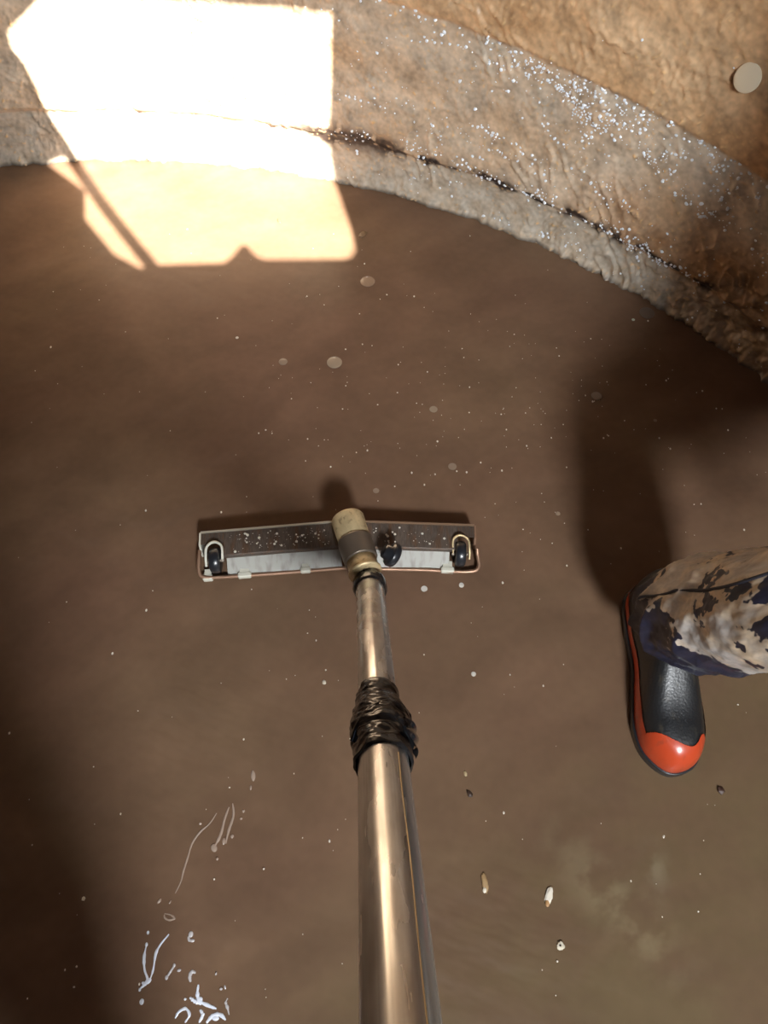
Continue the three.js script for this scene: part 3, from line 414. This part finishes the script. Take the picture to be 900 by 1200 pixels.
// ---------------------------------------------------------------- small things on the water
{
  const pale = (c, r = 0.35) => phys({ color: lin(...c), roughness: r, clearcoat: 0.5, clearcoatRoughness: 0.2 });
  const flatDisc = (x, z, r, label, mat, group) => { const g = new THREE.SphereGeometry(r, 32, 12, 0, Math.PI * 2, 0, Math.PI / 2); g.scale(1, 0.13, 1); g.translate(x, 0.0004, z); const rim = mesh('dust_bubble_disc', g, mat); tag(rim, label, 'bubble', group); const t = new THREE.TorusGeometry(r * 0.97, r * 0.07, 6, 36); t.rotateX(Math.PI / 2); t.translate(x, 0.0006, z); mesh('rim', t, mat, rim); };  // wider pale discs are out-of-focus airborne dust laid on the water; white ones bubbles
  const b1 = pale([0.29, 0.215, 0.15]), b2 = pale([0.24, 0.17, 0.12]), b3 = pale([0.20, 0.14, 0.10]), b4 = pale([0.62, 0.58, 0.52]);
  flatDisc(-0.104, -1.084, 0.0155, 'largest pale disc of blurred airborne dust over the open water below the sunlit patch', b1);
  flatDisc(-0.212, -1.086, 0.0088, 'pale blurred dust disc just left of the largest one on the open water', b2);
  flatDisc(0.1, -0.961, 0.0078, 'pale blurred dust disc midway between the largest one and the disc above the head', b1);
  flatDisc(0.132, -0.823, 0.0078, 'pale blurred dust disc over the water above the right wing of the vacuum head', b2);
  flatDisc(-0.015, -0.768, 0.0056, 'small pale blurred dust disc just above the brass socket of the vacuum head', b2);
  flatDisc(0.434, -0.995, 0.0105, 'dim blurred dust disc over the dark water under the curved wall', b3);
  flatDisc(0.576, -1.225, 0.016, 'faint wide blurred dust disc over dark water close to the curved wall', pale([0.13, 0.092, 0.068]));
  flatDisc(-0.037, -1.321, 0.016, 'faint wide blurred dust disc just right of the sunlit patch', pale([0.24, 0.155, 0.10]));
  flatDisc(0.137, -0.572, 0.0045, 'small white bubble just below the right end of the vacuum head', b4);
  flatDisc(0.071, -0.565, 0.0055, 'small white bubble to the right of the lower pole, nearest the collar', b4);
  flatDisc(0.324, -0.718, 0.0042, 'tiny pale bubble between the vacuum head and the boot shadow', b1);
  flatDisc(0.543, -0.933, 0.0034, 'tiny bubble in the dark water right of the dim disc', b2);
  flatDisc(0.543, -1.205, 0.0034, 'tiny greenish bubble beside the faint wide one near the wall', pale([0.5, 0.55, 0.45]));
  flatDisc(-0.315, -1.153, 0.0032, 'tiny white bubble farthest to the left on the open water', b4);
  flatDisc(0.149, -0.41, 0.004, 'small white bubble right of the lower pole above the tape', b4);
  // floating crumbs
  const lump = (x, z, l, w, turn, c, name, label, cat, seed, h = 0.5) => { let g = new THREE.IcosahedronGeometry(1, 4); g = mergeVertices(g.deleteAttribute('uv').deleteAttribute('normal')); const p = g.attributes.position; for (let i = 0; i < p.count; i++) { const q = V(p.getX(i), p.getY(i), p.getZ(i)), k = 1 + 0.7 * fbm(q.x * 1.4 + seed, q.y * 1.4, q.z * 1.4); p.setXYZ(i, q.x * k * w, q.y * k * w * h, q.z * k * l); } g.computeVertexNormals(); g.rotateY(turn); g.translate(x, w * h * 0.4, z); return tag(mesh(name, g, std({ color: lin(...c), roughness: 0.5 })), label, cat); };
  const husk = lump(0.147, -0.095, 0.0125, 0.0048, 0.1, [0.36, 0.23, 0.11], 'seed_husk', 'narrow tan husk floating right of the upper pole', 'husk', 1);
  { const g = new THREE.SphereGeometry(0.003, 14, 10); g.scale(1, 0.6, 1.3); g.translate(0.146, 0.0028, -0.086); mesh('husk_tip', g, std({ color: lin(0.75, 0.68, 0.55), roughness: 0.4 }), husk).userData.label = 'white tip'; }
  const chip = lump(0.239, -0.079, 0.0125, 0.0052, -0.35, [0.72, 0.66, 0.55], 'paint_chip', 'pale elongated flake floating right of the tan husk', 'flake', 5);
  { const g = new THREE.SphereGeometry(0.0032, 14, 10); g.scale(1, 0.5, 1.5); g.translate(0.2355, 0.0022, -0.069); mesh('chip_stain', g, std({ color: lin(0.4, 0.22, 0.09), roughness: 0.5 }), chip).userData.label = 'rusty brown end'; }
  const bit = lump(0.249, -0.016, 0.0062, 0.0052, 0.4, [0.6, 0.54, 0.42], 'paint_chip', 'small square pale flake nearest the bottom edge', 'flake', 9);
  { const g = new THREE.SphereGeometry(0.0014, 10, 8); g.translate(0.248, 0.0034, -0.016); mesh('dark_dot', g, std({ color: lin(0.03, 0.02, 0.015) }), bit); }
  lump(0.132, -0.22, 0.006, 0.0035, 0.6, [0.05, 0.028, 0.018], 'dark_crumb', 'dark crumb floating right of the taped joint', 'crumb', 11);
  lump(0.127, -0.25, 0.0045, 0.0026, 0.2, [0.42, 0.32, 0.18], 'tan_crumb', 'tiny tan crumb above the dark one by the taped joint', 'crumb', 12);
  lump(-0.099, -0.396, 0.0038, 0.003, 0.2, [0.55, 0.48, 0.38], 'pebble', 'tiny pale pebble left of the lower pole', 'pebble', 13);
  lump(-0.05, -1.475, 0.012, 0.007, -0.7, [0.17, 0.10, 0.05], 'leaf_scrap', 'curled brown leaf scrap at the right edge of the sunlit patch', 'leaf', 14);
  lump(-0.25, -1.523, 0.008, 0.004, 0.4, [0.12, 0.09, 0.05], 'leaf_scrap', 'small dark scrap floating inside the sunlit patch', 'leaf', 15);
  lump(0.52, -0.225, 0.006, 0.0055, 0.4, [0.06, 0.03, 0.02], 'dark_crumb', 'dark crumb right of the orange boot toe', 'crumb', 16);
  lump(-0.435, -0.075, 0.0028, 0.0024, 0.2, [0.8, 0.72, 0.55], 'pebble', 'tiny bright speck alone in the dark lower left water', 'pebble', 17);
  // fine specks drifting everywhere
  const sp = [];
  while (sp.length < 420) { const x = lerp(-0.75, 0.85, rnd()), z = lerp(-1.5, 0.05, rnd()); const d = 0.16 + 0.75 * Math.exp(-(((x - 0.3) / 0.35) ** 2) - (((z + 0.95) / 0.28) ** 2)) + 0.3 * Math.exp(-(((x + 0.05) / 0.3) ** 2) - (((z + 0.95) / 0.2) ** 2)); if (rnd() < d && !(x > 0.38 && x < 0.56 && z > -0.6 && z < -0.22) && !(x > -0.36 && x < 0.2 && z > -0.71 && z < -0.57) && Math.hypot(x - CX, z - CZ) < R - 0.06) sp.push([x, z, 0.0006 + 0.0013 * rnd() ** 3]); }
  const im = new THREE.InstancedMesh(new THREE.SphereGeometry(1, 8, 6), pale([0.72, 0.64, 0.54], 0.4), sp.length), M = new THREE.Matrix4();
  sp.forEach(([x, z, r], i) => im.setMatrixAt(i, M.makeScale(r, r * 0.7, r * (0.8 + 0.8 * rnd())).setPosition(x, r * 0.3, z)));
  im.name = 'floating_specks'; im.castShadow = im.receiveShadow = true; scene.add(im); tag(im, 'tiny pale specks drifting all over the brown water', 'specks', null, 'stuff');
  // pale strips and dots painted as sky glints on ripples at the lower left
  const dimGlint = pale([0.36, 0.27, 0.21], 0.25), midGlint = pale([0.5, 0.47, 0.47], 0.2), brightGlint = pale([0.72, 0.76, 0.85], 0.15);
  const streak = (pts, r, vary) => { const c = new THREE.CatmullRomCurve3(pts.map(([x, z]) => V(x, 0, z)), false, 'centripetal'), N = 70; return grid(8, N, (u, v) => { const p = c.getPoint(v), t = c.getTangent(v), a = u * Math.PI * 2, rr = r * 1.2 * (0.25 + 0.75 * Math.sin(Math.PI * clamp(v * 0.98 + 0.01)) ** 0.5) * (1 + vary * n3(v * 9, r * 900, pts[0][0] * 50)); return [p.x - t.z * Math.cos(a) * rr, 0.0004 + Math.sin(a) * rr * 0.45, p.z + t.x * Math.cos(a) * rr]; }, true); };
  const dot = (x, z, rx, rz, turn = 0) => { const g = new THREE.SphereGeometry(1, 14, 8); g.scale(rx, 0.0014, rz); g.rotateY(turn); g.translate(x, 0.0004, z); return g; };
  const skyGlint = (label, mat, strips, dots = []) => { const o = mesh('painted_glint', mergeGeometries([...strips.map(([p, r, v = 0.5]) => streak(p, r, v)), ...dots.map((d) => dot(...d))]), mat); tag(o, label, 'skyGlint'); };
  skyGlint('long thin wavy painted glint running down the lower left water', dimGlint, [[[[-0.255, -0.192], [-0.264, -0.177], [-0.277, -0.165], [-0.287, -0.149], [-0.291, -0.13], [-0.295, -0.112], [-0.297, -0.098], [-0.303, -0.082]], 0.0012]], [[-0.278, -0.177, 0.0024, 0.0022]]);
  skyGlint('forked painted glint with rounded lower tips right of the long thin one', dimGlint, [[[[-0.237, -0.201], [-0.242, -0.183], [-0.245, -0.164], [-0.25, -0.151], [-0.254, -0.143]], 0.0018], [[[-0.232, -0.206], [-0.229, -0.189], [-0.234, -0.168], [-0.237, -0.149]], 0.0018]], [[-0.2535, -0.143, 0.0046, 0.0062, 0.5], [-0.24, -0.152, 0.0022, 0.005], [-0.228, -0.159, 0.0026, 0.003], [-0.247, -0.128, 0.0018, 0.0028]]);
  skyGlint('short faint painted glint dash highest among the lower left streaks', dimGlint, [], [[-0.204, -0.247, 0.0036, 0.0085, 0.15], [-0.206, -0.229, 0.0018, 0.004]]);
  skyGlint('pair of pale painted glint dots beside the upper end of the forked streak', dimGlint, [], [[-0.214, -0.195, 0.0022, 0.0028], [-0.217, -0.184, 0.0022, 0.002]]);
  skyGlint('small faint painted glint ring below the long thin streak', dimGlint, [[[[-0.315, -0.056], [-0.305, -0.054], [-0.3, -0.05], [-0.308, -0.048], [-0.314, -0.051], [-0.315, -0.055]], 0.0012]], [[-0.325, -0.072, 0.0022, 0.004, -0.6], [-0.309, -0.071, 0.0012, 0.003, -0.4]]);
  skyGlint('bright branching painted glint leftmost at the lower edge', brightGlint, [[[[-0.305, -0.03], [-0.316, -0.016], [-0.32, -0.007], [-0.321, 0.013], [-0.324, 0.027]], 0.0015], [[[-0.335, -0.016], [-0.336, -0.002], [-0.333, 0.013], [-0.327, 0.027], [-0.336, 0.036]], 0.0017]], [[-0.335, -0.032, 0.002, 0.0026], [-0.335, -0.017, 0.002, 0.003], [-0.326, 0.027, 0.005, 0.0034, 0.6], [-0.331, 0.03, 0.004, 0.0024, -0.5], [-0.336, 0.037, 0.0018, 0.0024], [-0.331, 0.051, 0.0032, 0.0038]]);
  skyGlint('pale painted glint dumbbell between the branching streak and the crescent', midGlint, [[[[-0.292, 0.008], [-0.297, 0.016], [-0.301, 0.023]], 0.0014, 0.2]], [[-0.2925, 0.008, 0.002, 0.0028], [-0.301, 0.0225, 0.0024, 0.0032], [-0.285, 0.014, 0.003, 0.002, 0.3]]);
  skyGlint('pale painted glint crescent at the lower left, right of the dumbbell', midGlint, [[[[-0.261, 0.017], [-0.267, 0.016], [-0.269, 0.022], [-0.267, 0.028]], 0.0022, 0.2]]);
  skyGlint('small pale painted glint patch above the crescent', midGlint, [], [[-0.274, -0.03, 0.0036, 0.0042], [-0.271, -0.022, 0.0034, 0.0022], [-0.276, -0.024, 0.002, 0.004, 0.4]]);
  skyGlint('curly cluster of bright painted glints at the very bottom edge', brightGlint, [[[[-0.256, 0.031], [-0.256, 0.042], [-0.252, 0.05], [-0.24, 0.055], [-0.228, 0.059]], 0.0022], [[[-0.283, 0.07], [-0.279, 0.063], [-0.27, 0.059], [-0.264, 0.066], [-0.269, 0.075]], 0.0018], [[[-0.266, 0.046], [-0.259, 0.05], [-0.249, 0.054]], 0.0022], [[[-0.24, 0.075], [-0.232, 0.067], [-0.222, 0.066], [-0.214, 0.072]], 0.0024], [[[-0.25, 0.06], [-0.246, 0.066], [-0.25, 0.075]], 0.0018]], [[-0.272, 0.048, 0.0018, 0.0018], [-0.252, 0.048, 0.004, 0.003], [-0.228, 0.07, 0.005, 0.003]]);
  skyGlint('row of small painted glint flecks right of the curly cluster at the bottom', midGlint, [[[[-0.21, 0.066], [-0.213, 0.058], [-0.216, 0.052], [-0.214, 0.047]], 0.0014, 0.8]], [[-0.224, 0.036, 0.0022, 0.0018], [-0.219, 0.034, 0.0014, 0.0028, 0.4], [-0.233, 0.018, 0.0014, 0.0022]]);
}
renderer.render(scene, camera);
